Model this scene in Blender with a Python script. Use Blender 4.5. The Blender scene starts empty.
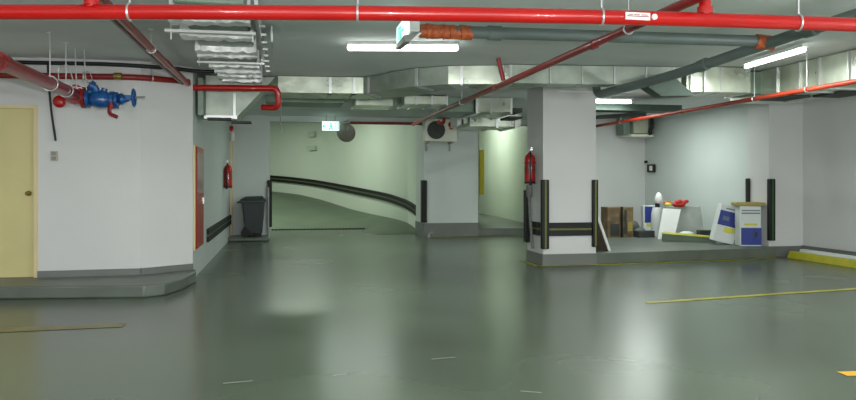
import bpy, bmesh, math, random
from mathutils import Vector, Matrix
random.seed(7)
PI = math.pi
sc = bpy.context.scene
COL = sc.collection
sc.view_settings.view_transform = 'Standard'
sc.view_settings.look = 'None'
sc.view_settings.exposure = 0.0

# ------------------------------------------------------------------ materials
def mat(name, c, rough=.6, metal=0., var=0., scale=3., emit=None, estr=0., c2=None, bump=0., bscale=20., stretch=(1, 1, 1), coat=0., spec=.5, rvar=0., detail=5):
    m = bpy.data.materials.new(name); m.use_nodes = True
    nt = m.node_tree; N = nt.nodes; L = nt.links; b = N['Principled BSDF']
    b.inputs['Base Color'].default_value = (*c, 1)
    b.inputs['Roughness'].default_value = rough
    b.inputs['Metallic'].default_value = metal
    b.inputs['Coat Weight'].default_value = coat
    b.inputs['Specular IOR Level'].default_value = spec
    tc = N.new('ShaderNodeTexCoord'); mp = N.new('ShaderNodeMapping'); mp.inputs['Scale'].default_value = stretch
    L.new(tc.outputs['Object'], mp.inputs['Vector'])
    nz = N.new('ShaderNodeTexNoise'); nz.inputs['Scale'].default_value = scale; nz.inputs['Detail'].default_value = detail
    L.new(mp.outputs['Vector'], nz.inputs['Vector'])
    if var > 0 or c2:
        r = N.new('ShaderNodeValToRGB')
        if c2 is None:
            c2 = tuple(max(0, x * (1 - var)) for x in c); ca = tuple(min(1, x * (1 + var * .5)) for x in c)
        else:
            ca = c
        r.color_ramp.elements[0].position = .3; r.color_ramp.elements[1].position = .7
        r.color_ramp.elements[0].color = (*c2, 1); r.color_ramp.elements[1].color = (*ca, 1)
        L.new(nz.outputs['Fac'], r.inputs['Fac']); L.new(r.outputs['Color'], b.inputs['Base Color'])
    if rvar > 0:
        mr = N.new('ShaderNodeMapRange'); mr.inputs['To Min'].default_value = max(.02, rough - rvar); mr.inputs['To Max'].default_value = rough + rvar
        L.new(nz.outputs['Fac'], mr.inputs['Value']); L.new(mr.outputs['Result'], b.inputs['Roughness'])
    if bump > 0:
        n2 = N.new('ShaderNodeTexNoise'); n2.inputs['Scale'].default_value = bscale; n2.inputs['Detail'].default_value = 3
        L.new(tc.outputs['Object'], n2.inputs['Vector'])
        bp = N.new('ShaderNodeBump'); bp.inputs['Strength'].default_value = bump; bp.inputs['Distance'].default_value = .02
        L.new(n2.outputs['Fac'], bp.inputs['Height']); L.new(bp.outputs['Normal'], b.inputs['Normal'])
    if emit:
        b.inputs['Emission Color'].default_value = (*emit, 1); b.inputs['Emission Strength'].default_value = estr
    return m

def S(r, g, b):   # sRGB 0-255 -> linear
    f = lambda v: (v / 255 / 12.92) if v / 255 <= .04045 else ((v / 255 + .055) / 1.055) ** 2.4
    return (f(r), f(g), f(b))

M = {}
M['floor'] = mat('polished_green_floor', S(90, 102, 86), .26, var=.2, scale=.6, rvar=.04, spec=.6, detail=1)
M['ramp'] = mat('ramp_concrete', S(92, 106, 86), .5, var=.15, scale=1.2)
M['step'] = mat('step_concrete', S(98, 106, 97), .4, var=.22, scale=2.2, bump=.04)
M['skirt'] = mat('grey_skirting_paint', S(112, 116, 112), .5, var=.1, scale=2)
M['wall'] = mat('white_wall_paint', S(213, 214, 213), .55, var=.05, scale=.9)
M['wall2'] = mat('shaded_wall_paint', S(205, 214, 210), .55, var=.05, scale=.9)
M['wallr'] = mat('ramp_wall_paint', S(214, 224, 208), .5, var=.05, scale=.6)
M['ceil'] = mat('ceiling_concrete', S(222, 228, 228), .8, var=.06, scale=1.2)
M['door'] = mat('cream_door_paint', S(214, 203, 146), .45, var=.05, scale=2)
M['cream'] = mat('cream_trim_paint', S(222, 205, 160), .5, var=.05)
M['red'] = mat('glossy_red_paint', S(184, 14, 12), .28, var=.1, scale=3, coat=.4)
M['darkred'] = mat('dark_red_paint', S(140, 28, 26), .35, var=.2, scale=4, coat=.2)
M['orange'] = mat('orange_red_paint', S(214, 78, 44), .35, var=.25, scale=1.2, c2=S(140, 34, 26))
M['tape'] = mat('orange_wrap_tape', S(206, 112, 62), .5, c2=S(160, 70, 36), scale=30)
M['pvc'] = mat('grey_drain_plastic', S(104, 116, 114), .4, var=.12, scale=3)
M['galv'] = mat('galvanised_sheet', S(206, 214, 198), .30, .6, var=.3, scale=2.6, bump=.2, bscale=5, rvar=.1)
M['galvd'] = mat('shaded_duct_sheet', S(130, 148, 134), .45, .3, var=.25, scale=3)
M['foil'] = mat('crinkled_foil', S(250, 252, 254), .3, .1, var=.15, scale=14, bump=.4, bscale=20)
M['steel'] = mat('bright_steel', S(214, 216, 216), .3, .7, var=.1)
M['rod'] = mat('dull_rod', S(150, 150, 148), .5, .4)
M['black'] = mat('black_rubber', S(12, 13, 14), .6, var=.2)
M['yellow'] = mat('yellow_reflective', S(196, 190, 40), .45, var=.1)
M['yellowp'] = mat('worn_yellow_paint', S(200, 190, 40), .5, c2=S(136, 134, 52), scale=4)
M['yellowb'] = mat('yellow_kerb_paint', S(196, 178, 40), .5, c2=S(160, 166, 34), scale=4)
M['orangel'] = mat('amber_floor_paint', S(226, 170, 40), .5, var=.1)
M['whitep'] = mat('white_plastic', S(232, 234, 232), .4, var=.03)
M['cable'] = mat('black_cable', S(18, 20, 26), .5)
M['blue'] = mat('blue_valve_paint', S(26, 98, 168), .3, c2=S(10, 60, 120), scale=20, coat=.3)
M['bin'] = mat('charcoal_bin_plastic', S(52, 60, 62), .45, var=.1)
M['tube'] = mat('lit_tube', (1, 1, 1), .4, emit=(.96, 1, .97), estr=9)
M['tubeoff'] = mat('fixture_white', S(226, 230, 226), .4)
M['exitw'] = mat('lit_exit_white', (.8, 1, .95), .4, emit=(.72, 1, .9), estr=1.3)
M['exitg'] = mat('lit_exit_green', S(10, 170, 120), .4, emit=(.02, .62, .36), estr=1.0)
M['mirrorback'] = mat('grey_mirror_back', S(126, 122, 112), .5, var=.15)
M['ac'] = mat('off_white_casing', S(232, 232, 218), .45, var=.05)
M['acdark'] = mat('dark_fan_grille', S(74, 78, 72), .5, var=.3, scale=20)
M['card'] = mat('brown_cardboard', S(142, 122, 88), .8, c2=S(92, 76, 54), scale=6)
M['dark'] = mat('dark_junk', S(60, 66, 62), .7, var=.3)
M['grey'] = mat('grey_board', S(176, 182, 176), .7, var=.2, scale=4)
M['wood'] = mat('brown_plywood', S(122, 106, 90), .65, c2=S(96, 86, 74), scale=3, stretch=(1, 1, .3))
M['whiteb'] = mat('white_carton', S(216, 222, 220), .6, var=.05)
M['bluep'] = mat('blue_carton_print', S(36, 56, 140), .5, var=.08)
M['inky'] = mat('grey_print', S(96, 104, 128), .6)
M['yprint'] = mat('yellow_print', S(212, 208, 70), .6)
M['redbag'] = mat('red_bag', S(196, 44, 32), .5, var=.3, scale=12)
M['lidbrown'] = mat('tan_lid', S(168, 152, 80), .6, var=.15)
M['olive'] = mat('dull_olive_stripe', S(104, 110, 34), .5)
M['plate'] = mat('plate_grey', S(188, 200, 186), .6)
M['ductdark'] = mat('dark_green_duct', S(66, 84, 74), .5, .2, var=.3)
M['galvm'] = mat('dull_galvanised', S(172, 182, 170), .4, .45, var=.3, scale=3)
M['drain'] = mat('drain_grate', S(38, 42, 38), .5, .5)
M['kerbside'] = mat('kerb_side', S(86, 104, 88), .6, var=.15)
M['brass'] = mat('brass', S(150, 130, 70), .35, .7)

# ------------------------------------------------------------------ mesh helpers
def B(): return bmesh.new()
def box(bm, x0, x1, y0, y1, z0, z1, mtx=None):
    r = bmesh.ops.create_cube(bm, size=1)
    for v in r['verts']:
        v.co = Vector(((x0 + x1) / 2 + v.co.x * (x1 - x0), (y0 + y1) / 2 + v.co.y * (y1 - y0), (z0 + z1) / 2 + v.co.z * (z1 - z0)))
        if mtx: v.co = mtx @ v.co
    return bm
def hexa(bm, p):  # 4 bottom, 4 top
    v = [bm.verts.new(q) for q in p]
    for f in ((0, 3, 2, 1), (4, 5, 6, 7), (0, 1, 5, 4), (1, 2, 6, 5), (2, 3, 7, 6), (3, 0, 4, 7)): bm.faces.new([v[i] for i in f])
    return bm
def prism(bm, poly, z0, z1):
    a = [bm.verts.new((x, y, z0)) for x, y in poly]; b = [bm.verts.new((x, y, z1)) for x, y in poly]; n = len(poly)
    bm.faces.new(a[::-1]); bm.faces.new(b)
    for i in range(n): bm.faces.new((a[i], a[(i + 1) % n], b[(i + 1) % n], b[i]))
    return bm
def wallseg(bm, a, b, t, z0, z1):  # thickness to the left of a->b
    a = Vector(a); b = Vector(b); d = (b - a).normalized(); n = Vector((-d.y, d.x)) * t
    return prism(bm, [tuple(a), tuple(b), tuple(b + n), tuple(a + n)], z0, z1)
def cyl(bm, a, b, r, r2=None, seg=20, caps=True):
    a = Vector(a); b = Vector(b); d = b - a
    q = d.to_track_quat('Z', 'Y').to_matrix().to_4x4()
    bmesh.ops.create_cone(bm, cap_ends=caps, segments=seg, radius1=r, radius2=r if r2 is None else r2, depth=d.length, matrix=Matrix.Translation((a + b) / 2) @ q)
    return bm
def rings(bm, frames, seg, closed=False):
    rr = []
    for c, n, u, r in frames:
        rr.append([bm.verts.new(c + (n * math.cos(2 * PI * k / seg) + u * math.sin(2 * PI * k / seg)) * r) for k in range(seg)])
    m = len(rr)
    for i in range(m if closed else m - 1):
        for k in range(seg): bm.faces.new((rr[i][k], rr[i][(k + 1) % seg], rr[(i + 1) % m][(k + 1) % seg], rr[(i + 1) % m][k]))
    if not closed: bm.faces.new(rr[0][::-1]); bm.faces.new(rr[-1])
def fillet(pts, r, n=6):
    pts = [Vector(p) for p in pts]; out = [pts[0]]
    for i in range(1, len(pts) - 1):
        p = pts[i]; a = (pts[i - 1] - p); b = (pts[i + 1] - p); rr = min(r, a.length * .45, b.length * .45)
        A = p + a.normalized() * rr; C = p + b.normalized() * rr
        for k in range(n + 1):
            t = k / n; out.append(A * (1 - t) ** 2 + p * 2 * t * (1 - t) + C * t * t)
    out.append(pts[-1]); return out
def tube(bm, pts, r, seg=16, fil=0.):
    P = fillet(pts, fil) if fil > 0 else [Vector(p) for p in pts]
    fr = []; n = None
    for i, p in enumerate(P):
        t = ((P[min(i + 1, len(P) - 1)] - P[max(i - 1, 0)])).normalized()
        if n is None:
            n = t.orthogonal().normalized()
        else:
            n = (n - t * n.dot(t)).normalized()
        fr.append((p, n, t.cross(n), r))
    rings(bm, fr, seg); return bm
def torus(bm, c, axis, R, r, seg=28, s2=10):
    axis = Vector(axis).normalized(); u = axis.orthogonal().normalized(); w = axis.cross(u); c = Vector(c); fr = []
    for i in range(seg):
        a = 2 * PI * i / seg; d = u * math.cos(a) + w * math.sin(a)
        fr.append((c + d * R, d, axis, r))
    rings(bm, fr, s2, True); return bm
def lathe(bm, c, axis, prof, seg=24):
    axis = Vector(axis).normalized(); u = axis.orthogonal().normalized(); w = axis.cross(u); c = Vector(c)
    rings(bm, [(c + axis * h, u, w, max(r, .0005)) for r, h in prof], seg); return bm
def ball(bm, c, r, sc_=(1, 1, 1)):
    bmesh.ops.create_uvsphere(bm, u_segments=20, v_segments=12, radius=r, matrix=Matrix.Translation(c) @ Matrix.Diagonal((*sc_, 1))); return bm

def obj(name, bm, m, parent=None, bevel=0., smooth=True, kind=None, label=None):
    bmesh.ops.recalc_face_normals(bm, faces=bm.faces)
    me = bpy.data.meshes.new(name); bm.to_mesh(me); bm.free()
    me.materials.append(M[m] if isinstance(m, str) else m)
    o = bpy.data.objects.new(name, me); COL.objects.link(o)
    if smooth:
        for p in me.polygons: p.use_smooth = True
        try: me.set_sharp_from_angle(angle=math.radians(35))
        except Exception: pass
    if bevel:
        b = o.modifiers.new('b', 'BEVEL'); b.width = bevel; b.segments = 2; b.limit_method = 'ANGLE'
    if parent:
        o.parent = parent; o.matrix_parent_inverse = Matrix.Translation(-Vector(parent.location))
    if kind: o['kind'] = kind
    if label: o['label'] = label
    return o
def tag(o, label, cat, group=None):
    o['label'] = label; o['category'] = cat
    if group: o['group'] = group
    return o
def thing(name, label, cat, loc=(0, 0, 0), group=None):
    o = bpy.data.objects.new(name, None); COL.objects.link(o); o.location = loc; o.empty_display_size = .1
    return tag(o, label, cat, group)
def st(name, bm, m, parent=None, bevel=0., smooth=True): return obj(name, bm, m, parent, bevel, smooth, kind='structure')

# ------------------------------------------------------------------ setting
CZ = 3.0
# main floor: one slab with the ramp / passage cut behind the drain line
st('floor', prism(B(), [(-6.5, -5), (9.8, -5), (9.8, 12.6), (9.4, 18.3), (6.4, 21.7), (-1.4, 21.7), (-1.6, 12.2), (-1.6, 10.3), (-6.5, 10.3)], -.2, 0), 'floor')
st('ceiling', prism(B(), [(-6.5, -5), (9.8, -5), (9.8, 18.9), (-6.5, 18.9)], CZ, CZ + .25), 'ceil')
# left wall with the cream door, canted corner, then wall running back
b = B(); wallseg(b, (-1.85, 10.45), (-3.12, 10.38), -.25, 0, CZ); wallseg(b, (-4.05, 10.38), (-6.5, 10.38), -.25, 0, CZ)
box(b, -4.05, -3.12, 10.42, 10.63, 2.36, CZ); box(b, -3.1, -3.1001, 10.4, 10.6, 2.3, 2.31)
wallseg(b, (-1.24, 10.92), (-1.85, 10.45), -.25, 0, CZ)
st('wall_front_left', b, 'wall', smooth=False)
b = B(); wallseg(b, (-1.22, 18.5), (-1.24, 10.92), -.25, 0, CZ)
st('wall_left_recess', b, 'wall2', smooth=False)
st('wall_left', wallseg(B(), (-6.5, 10.6), (-6.5, -5), -.2, 0, CZ), 'wall', smooth=False)
st('wall_rear', wallseg(B(), (-6.5, -5), (9.8, -5), -.2, 0, CZ), 'wall', smooth=False)
st('wall_right', wallseg(B(), (9.52, -5), (9.56, 12.22), -.3, 0, CZ), 'wall', smooth=False)
st('wall_right_storage', wallseg(B(), (9.14, 12.5), (9.16, 17.7), -.3, 0, CZ), 'wall2', smooth=False)
st('wall_back_storage', wallseg(B(), (9.3, 17.6), (6.45, 17.6), -.25, 0, CZ), 'wall', smooth=False)
st('pillar_right', box(B(), 8.85, 9.9, 12.22, 12.85, 0, CZ), 'wall', smooth=False)
# skirtings
b = B(); wallseg(b, (-1.24, 10.9), (-1.85, 10.435), .02, .15, .235); wallseg(b, (-1.85, 10.435), (-3.1, 10.365), .02, .15, .235)
st('baseboard_front_left', b, 'skirt', smooth=False)
st('baseboard_right', wallseg(B(), (9.5, -4.9), (9.54, 12.2), .02, 0, .2), 'skirt', smooth=False)
st('baseboard_pillar', box(B(), 8.83, 9.56, 12.2, 12.24, 0, .19), 'skirt', smooth=False)
# raised step under the left wall and door
b = B(); prism(b, [(-6.5, 9.66), (-3.27, 9.56), (-1.62, 9.36), (-1.40, 9.50), (-1.26, 9.95), (-1.17, 10.7), (-1.2, 10.95), (-1.85, 10.5), (-3.1, 10.42), (-6.5, 10.42)], 0, .15)
st('floor_step_left', b, 'step', bevel=.02)
# raised storage platform and kerb between the columns
st('floor_platform_storage', prism(B(), [(4.95, 12.3), (5.15, 11.62), (8.8, 11.95), (8.86, 12.9), (9.2, 12.9), (9.2, 17.65), (6.5, 17.65), (5.9, 14)], 0, .19), 'step', bevel=.012)
st('floor_platform_passage', prism(B(), [(4.9, 18.25), (6.75, 18.1), (9.3, 19), (9.3, 30.5), (4.3, 30.5), (4.3, 19)], 0, .19), 'step', bevel=.012)
# columns
def column(name, x0, x1, y0, y1, top, m='wall', zs=.19):
    c = st(name, box(B(), x0, x1, y0, y1, 0, top), m, smooth=False)
    return c
column('column_centre', 4.23, 5.16, 11.62, 12.42, CZ)
b = B(); box(b, 4.215, 5.175, 11.605, 12.435, 0, .19); st('baseboard_column_centre', b, 'skirt', smooth=False)
column('column_rear', 3.5, 4.9, 18.25, 19.4, CZ, 'wall2')
b = B(); box(b, 3.485, 4.915, 18.235, 19.415, 0, .34); st('baseboard_column_rear', b, 'skirt', smooth=False)
column('column_rear_left', -1.22, -.3, 18.45, 19.3, CZ, 'wall2')
st('trim_3', box(B(), 4.48, 5.18, 11.58, 11.64, 2.875, 2.90), 'whitep', smooth=False)
# beam across the ramp opening and passage
st('beam_rear', box(B(), -1.3, 7.0, 18.5, 18.85, 2.86, CZ), 'wall2', smooth=False)
# ramp
wp = [(3.61, 19.24, .0), (3.54, 20.5, .19), (3.2, 22.2, .37), (2.47, 24.8, .54), (1.38, 27.6, .77), (.53, 29.1, .89), (-.4, 30.5, .98), (-1.6, 31.8, 1.05), (-3.2, 32.8, 1.12), (-5.4, 33.2, 1.2)]
wp = [tuple(v) for v in fillet(wp, 1.2, 4)]
b = B(); rows = []
for (x, y, z) in wp:
    rows.append((b.verts.new((x, y, z - .02)), b.verts.new((x, y, 3.95)), b.verts.new((x + .18, y + .18, 3.95)), b.verts.new((x + .18, y + .18, -.1))))
for i in range(len(rows) - 1):
    for k in range(4): b.faces.new((rows[i][k], rows[i + 1][k], rows[i + 1][(k + 1) % 4], rows[i][(k + 1) % 4]))
st('wall_ramp_curved', b, 'wallr')
b = B(); g = []
for (x, y, z) in wp:
    row = []
    for k in range(13):
        t = k / 12; xi = max(-5.3, -.9 - max(0, y - 21.7) * 1.3); X = x + (xi - x) * t
        zl = max(0, (y - 21.6) * .12); zl = min(z, zl); f_ = min(1, max(0, (X - 2.3) / 1.2)); zz = zl + (z - zl) * f_
        row.append(b.verts.new((X, y, zz + (.006 if y > 21.6 or f_ > 0 else -.02))))
    g.append(row)
for i in range(len(g) - 1):
    for k in range(12): b.faces.new((g[i][k], g[i + 1][k], g[i + 1][k + 1], g[i][k + 1]))
st('floor_ramp', b, 'ramp')
st('wall_ramp_inner', wallseg(B(), (-1.25, 19.3), (-6.4, 26), .2, 0, 3.95), 'wallr', smooth=False)
b = B(); prism(b, [(-7, 18.86), (9.6, 18.86), (9.6, 34), (-7, 34)], 3.95, 4.15); st('ceiling_ramp', b, 'ceil', smooth=False)
st('wall_above_beam', box(B(), -6, 9.6, 18.86, 19.0, CZ, 3.95), 'wall2', smooth=False)
# passage right of rear column: curved wall, wall end with yellow guard
b = B(); pw = [(6.5, 17.9), (6.72, 19.2), (6.88, 20.6), (7.02, 22.2), (7.18, 24.2), (7.2, 26.4), (6.95, 28.2), (6.4, 30), (5.2, 31)]
for i in range(len(pw) - 1): wallseg(b, pw[i], pw[i + 1], -.25, 0, 3.95)
bmesh.ops.remove_doubles(b, verts=b.verts, dist=.001)
st('wall_passage', b, 'wallr', smooth=False)
st('wall_passage_left', box(B(), 5.1, 5.62, 20.8, 31, 0, 3.95), 'wallr', smooth=False)
st('wall_passage_end', box(B(), 5.0, 7.2, 30.6, 30.9, 0, 3.95), 'wallr', smooth=False)
st('trim_1', box(B(), 5.63, 5.75, 20.72, 20.86, 1.0, 2.3), mat('pale_yellow_guard', S(255, 236, 70), .5, emit=(.5, .42, .05), estr=0.0), smooth=False)
st('trim_2', box(B(), -1.27, -1.17, 18.3, 18.46, .05, 2.75), 'cream', smooth=False)
# pad under the bin
b = B(); box(b, -1.25, -.3, 17.55, 18.5, 0, .09); st('floor_pad', b, 'step', bevel=.03)
# drain
b = B(); box(b, -.3, 2.9, 21.5, 21.6, -.01, .02)
for i in range(32): box(b, -.28 + i * .1, -.24 + i * .1, 21.45, 21.65, .01, .035)
tag(obj('drain_grate', b, 'drain'), 'dark slotted drain grate across the floor at the foot of the ramp', 'drain')
# floor paint
def paint(name, pts, w, m):
    b = B()
    for i in range(len(pts) - 1):
        a = Vector(pts[i]); c = Vector(pts[i + 1]); d = (c - a).normalized(); n = Vector((-d.y, d.x)) * w / 2
        vs = [b.verts.new((*p, .004)) for p in (a - n, c - n, c + n, a + n)]; b.faces.new(vs)
    return st(name, b, m, smooth=False)
paint('floor_marking', [(4.1, 7.84), (6.2, 8.18), (9.4, 8.62)], .1, 'yellowp')
paint('floor_marking', [(3.98, 4.68), (4.6, 4.62), (5.6, 4.7)], .12, 'orangel')
paint('floor_marking', [(4.05, 11.53), (5.2, 11.53), (8.75, 11.87)], .13, 'yellowp')
paint('floor_marking', [(4.12, 11.5), (4.12, 12.45)], .1, 'yellowp')
paint('floor_marking', [(3.6, 18.12), (6.4, 18.1)], .12, 'yellowp')
paint('floor_marking', [(-3.9, 7.5), (-1.5, 7.62)], .2, mat('faded_ochre', S(128, 120, 78), .4, var=.2))
b = B()
for (x, y, s_, a) in ((.41, 5.36, .05, .2), (1.25, 5.7, .1, .1), (1.62, 4.68, .07, -.5), (-.3, 5.3, .1, .1), (.8, 5.9, .04, 0), (-1.5, 5.1, .03, .3)):
    d = Vector((math.cos(a), math.sin(a))) * s_; n = Vector((-d.y, d.x)) * .16
    b.faces.new([b.verts.new((x + q.x, y + q.y, .003)) for q in (-d - n, d - n * .5, d + n, -d + n * .7)])
st('floor_scuff', b, mat('pale_scuff', S(140, 142, 132), .5), smooth=False)

# ------------------------------------------------------------------ left door
d = st('door_1', box(B(), -4.05, -3.14, 10.42, 10.47, .155, 2.34), 'door')
fr = B(); box(fr, -3.15, -3.10, 10.37, 10.5, .15, 2.38); box(fr, -4.09, -4.04, 10.37, 10.5, .15, 2.38); box(fr, -4.04, -3.15, 10.37, 10.5, 2.335, 2.38)
obj('door_frame', fr, 'cream', d)
h = B(); cyl(h, (-3.22, 10.43, 1.24), (-3.22, 10.37, 1.24), .014); ball(h, (-3.22, 10.355, 1.24), .028); cyl(h, (-3.22, 10.42, 1.24), (-3.22, 10.41, 1.24), .035)
obj('door_knob', h, 'brass', d)
t = thing('wall_switch', 'small grey double switch plate on the white wall beside the cream door', 'switch', (-2.9, 10.38, 1.73))
obj('plate', box(B(), -2.945, -2.865, 10.36, 10.385, 1.66, 1.79), mat('switch_grey', S(176, 172, 162), .4), t, .005)
for zz in (1.695, 1.755): obj('rocker', box(B(), -2.93, -2.88, 10.35, 10.362, zz - .022, zz + .022), mat('switch_rocker', S(140, 136, 126), .4), t, .003)
t = thing('alarm_bell', 'small red round alarm bell on the wall above the grey switch plate', 'bell', (-2.83, 10.36, 2.43))
b = B(); lathe(b, (-2.83, 10.36, 2.43), (0, -1, 0), [(.03, 0), (.075, .01), (.08, .03), (.06, .05), (.02, .06)]); obj('gong', b, 'red', t)
obj('bracket', cyl(B(), (-2.83, 10.39, 2.43), (-2.83, 10.35, 2.43), .035), 'black', t)
b = B(); tube(b, [(-2.96, 10.3, 2.9), (-2.95, 10.32, 2.6), (-2.93, 10.34, 2.3), (-2.88, 10.35, 1.92)], .014, fil=.1); tag(obj('hanging_cable', b, 'cable'), 'short black cable dangling down the white wall past the red bell', 'cable')
b = B(); tube(b, [(-6.4, 10.3, 2.9), (-3.3, 10.28, 2.915), (-2.2, 10.27, 2.925), (-1.4, 10.3, 2.9), (-1.1, 10.3, 2.86), (-.7, 10.3, 2.88)], .026, fil=.3)
tag(obj('ceiling_cable', b, 'cable'), 'thick black cable strung just under the ceiling above the left wall', 'cable')

# ------------------------------------------------------------------ pipes
def pipe(name, label, pts, r, m, fil=.12, clamps=(), hangers=(), couplings=(), group=None, cm=None):
    t = thing(name, label, 'pipe', pts[0], group)
    obj('pipe_run', tube(B(), pts, r, 20, fil), m, t)
    for a, d in couplings:
        a = Vector(a); d = Vector(d).normalized(); b = B(); cyl(b, a - d * r * 1.1, a + d * r * 1.1, r * 1.22); cyl(b, a - d * r * 1.3, a - d * r * 1.1, r * 1.1); obj('coupling', b, cm or m, t)
    for a, d in hangers:
        a = Vector(a); b = B(); torus(b, a, d, r * 1.12, .008); cyl(b, a + Vector((0, 0, r * 1.1)), (a.x, a.y, CZ), .007, seg=8); box(b, a.x - .025, a.x + .025, a.y - .025, a.y + .025, CZ - .012, CZ); obj('hanger', b, 'steel', t)
    return t
FR = [(-6.3, 6.1, 2.53), (-4, 5.78, 2.53), (-1.85, 5.41, 2.53), (-.54, 5.15, 2.53), (.78, 4.93, 2.53), (2.14, 4.77, 2.53), (2.95, 4.71, 2.53), (4.08, 4.65, 2.53), (7, 4.5, 2.53), (9.5, 4.45, 2.53)]
main = pipe('sprinkler_main', 'thick bright red sprinkler main crossing the whole picture near the top', FR, .05, 'red', .5,
     hangers=[((x, y, 2.53), (1, -.15, 0)) for x, y in ((-1.0, 5.24), (.5, 4.98), (2.16, 4.77), (3.62, 4.675), (-3.1, 5.63))])
for hx, hy in ((-1.25, 5.29), (2.91, 4.715)):
    b = B(); cyl(b, (hx, hy, 2.54), (hx, hy, 2.84), .04); cyl(b, (hx, hy, 2.575), (hx, hy, 2.62), .052); box(b, hx - .06, hx + .06, hy - .06, hy + .06, 2.84, 3.0); obj('riser_tee', b, 'red', main)
# white sticker band with two lines of unreadable red print and a white dot
lb = obj('pipe_label', box(B(), 2.30, 2.48, 4.688, 4.70, 2.503, 2.553), 'whitep', main, label='white printed sticker')
b = B(); box(b, 2.31, 2.47, 4.684, 4.69, 2.524, 2.529)
for x0, x1 in ((2.32, 2.35), (2.36, 2.40), (2.415, 2.46)): box(b, x0, x1, 4.684, 4.69, 2.535, 2.539)
obj('print_line', b, 'darkred', lb)
b = B(); cyl(b, (2.512, 4.682, 2.528), (2.512, 4.70, 2.528), .02); obj('dot', b, 'whitep', lb)

pipe('sprinkler_branch', 'dark red sprinkler pipe running back from the main on the left side', [(-1.38, 5.0, 2.80), (-1.36, 6.5, 2.80), (-1.35, 8.5, 2.79), (-1.30, 10.95, 2.77)], .04, 'darkred', .1,
     hangers=[((-1.35, 8.2, 2.79), (0, 1, 0))], couplings=[((-1.345, 9.2, 2.79), (0, 1, 0))])
# the bright red crosswise elbow over the foil duct drop
e = pipe('elbow_pipe', 'red pipe elbow running crosswise below the foil wrapped duct', [(-1.25, 10.98, 2.73), (-.06, 10.88, 2.735), (-.05, 10.92, 2.46), (-.28, 11.1, 2.48)], .044, 'red', .09)
pipe('conduit_pipe', 'thin dull brown conduit running alongside the dark red left branch pipe', [(-1.44, 5.6, 2.80), (-1.42, 8.5, 2.78), (-1.37, 10.85, 2.76)], .018, mat('brown_conduit', S(128, 100, 94), .4), .1)
pipe('sprinkler_branch', 'long dark red sprinkler pipe running diagonally back from upper right to the rear column', [(2.82, 2.6, 2.67), (2.82, 9.4, 2.66), (2.82, 13.3, 2.66), (2.86, 16.2, 2.66)], .037, mat('deep_red_paint', S(136, 22, 22), .4, var=.15, coat=.3), .1,
     hangers=[((2.82, 5.7, 2.66), (0, 1, 0)), ((2.82, 11.5, 2.66), (0, 1, 0))], couplings=[((2.82, 6.4, 2.66), (0, 1, 0)), ((2.82, 9.6, 2.66), (0, 1, 0))])
pipe('sprinkler_drop', 'short slanting red sprinkler drop in front of the ceiling duct', [(2.74, 9.2, 2.985), (2.77, 9.2, 2.86), (2.81, 9.2, 2.70)], .028, 'darkred', .02)
pipe('sprinkler_drop', 'short curved red sprinkler pipe beside the air conditioner unit', [(3.78, 17.2, 2.98), (3.78, 17.2, 2.78), (3.66, 17.2, 2.77), (3.64, 17.2, 2.84)], .04, 'red', .05)
pipe('wall_pipe', 'thin dark red pipe fixed along the top of the left white wall', [(-6.4, 10.22, 2.72), (-3.39, 10.24, 2.74), (-1.87, 10.36, 2.775), (-1.28, 10.82, 2.79)], .04, 'darkred', .2,
     couplings=[((-2.1, 10.275, 2.77), (1, .02, 0))], cm='brass', hangers=[((-1.72, 10.47, 2.78), (1, .7, 0))])
pipe('wall_pipe', 'thin dark red pipe below the beam over the ramp opening', [(1.5, 18.35, 2.84), (3.45, 18.3, 2.84)], .035, 'darkred', .1)
pipe('wall_pipe', 'short dark red pipe across the passage behind the galvanised ducts', [(4.95, 18.9, 2.78), (5.7, 18.9, 2.78)], .03, 'darkred', .1)
pipe('storage_pipe', 'orange red sprinkler pipe running along the right wall below the duct', [(6.48, 4.8, 2.55), (6.5, 10, 2.55), (6.46, 14.5, 2.55), (6.46, 16.4, 2.55)], .03, 'orange', .1,
     couplings=[((6.49, 11.2, 2.55), (0, 1, 0)), ((6.49, 12.6, 2.55), (0, 1, 0))], hangers=[((6.5, 9.3, 2.55), (0, 1, 0)), ((6.47, 13.4, 2.55), (0, 1, 0)), ((6.47, 8.2, 2.55), (0, 1, 0))])
big = pipe('riser_pipe', 'fat dark red pipe running to the blue valves on the left', [(-6.4, 6.75, 2.45), (-2.44, 6.75, 2.45), (-2.45, 8, 2.45), (-2.46, 9.68, 2.45)], .07, 'darkred', .1,
     couplings=[((-2.44, 7.15, 2.45), (0, 1, 0))], hangers=[((-2.45, 8.6, 2.45), (0, 1, 0)), ((-2.45, 9.2, 2.45), (0, 1, 0))])
# grey drain pipes
pipe('drain_pipe', 'grey plastic drain pipe crossing behind the bright red main', [(1.2, 6.88, 2.82), (4.80, 6.72, 2.82)], .058, 'pvc', .1, couplings=[((2.0, 6.85, 2.82), (1, 0, 0))])
pipe('drain_pipe', 'grey plastic drain pipe running diagonally back over the storage corner', [(5.03, 4.9, 2.88), (4.95, 5.66, 2.86), (4.84, 6.65, 2.80), (4.62, 7.9, 2.68), (4.54, 8.9, 2.65), (4.52, 10.15, 2.66), (4.52, 10.2, 2.98)], .058, 'pvc', .6, couplings=[((4.67, 7.6, 2.71), (-.1, 1, -.1)), ((4.89, 6.15, 2.83), (-.1, 1, -.05))])
t = thing('tape_wrap', 'orange tape wrapped over the left end of the grey drain pipe', 'tape', (1.5, 7.0, 2.85))
for i in range(9): obj('wrap_turn', cyl(B(), (1.28 + i * .055, 6.87 - .004 * (i % 3), 2.815), (1.28 + i * .055 + .06, 6.865, 2.815 + .006 * (i % 2)), .064 + .005 * ((i * 5) % 3), .066), 'tape', t)
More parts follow.
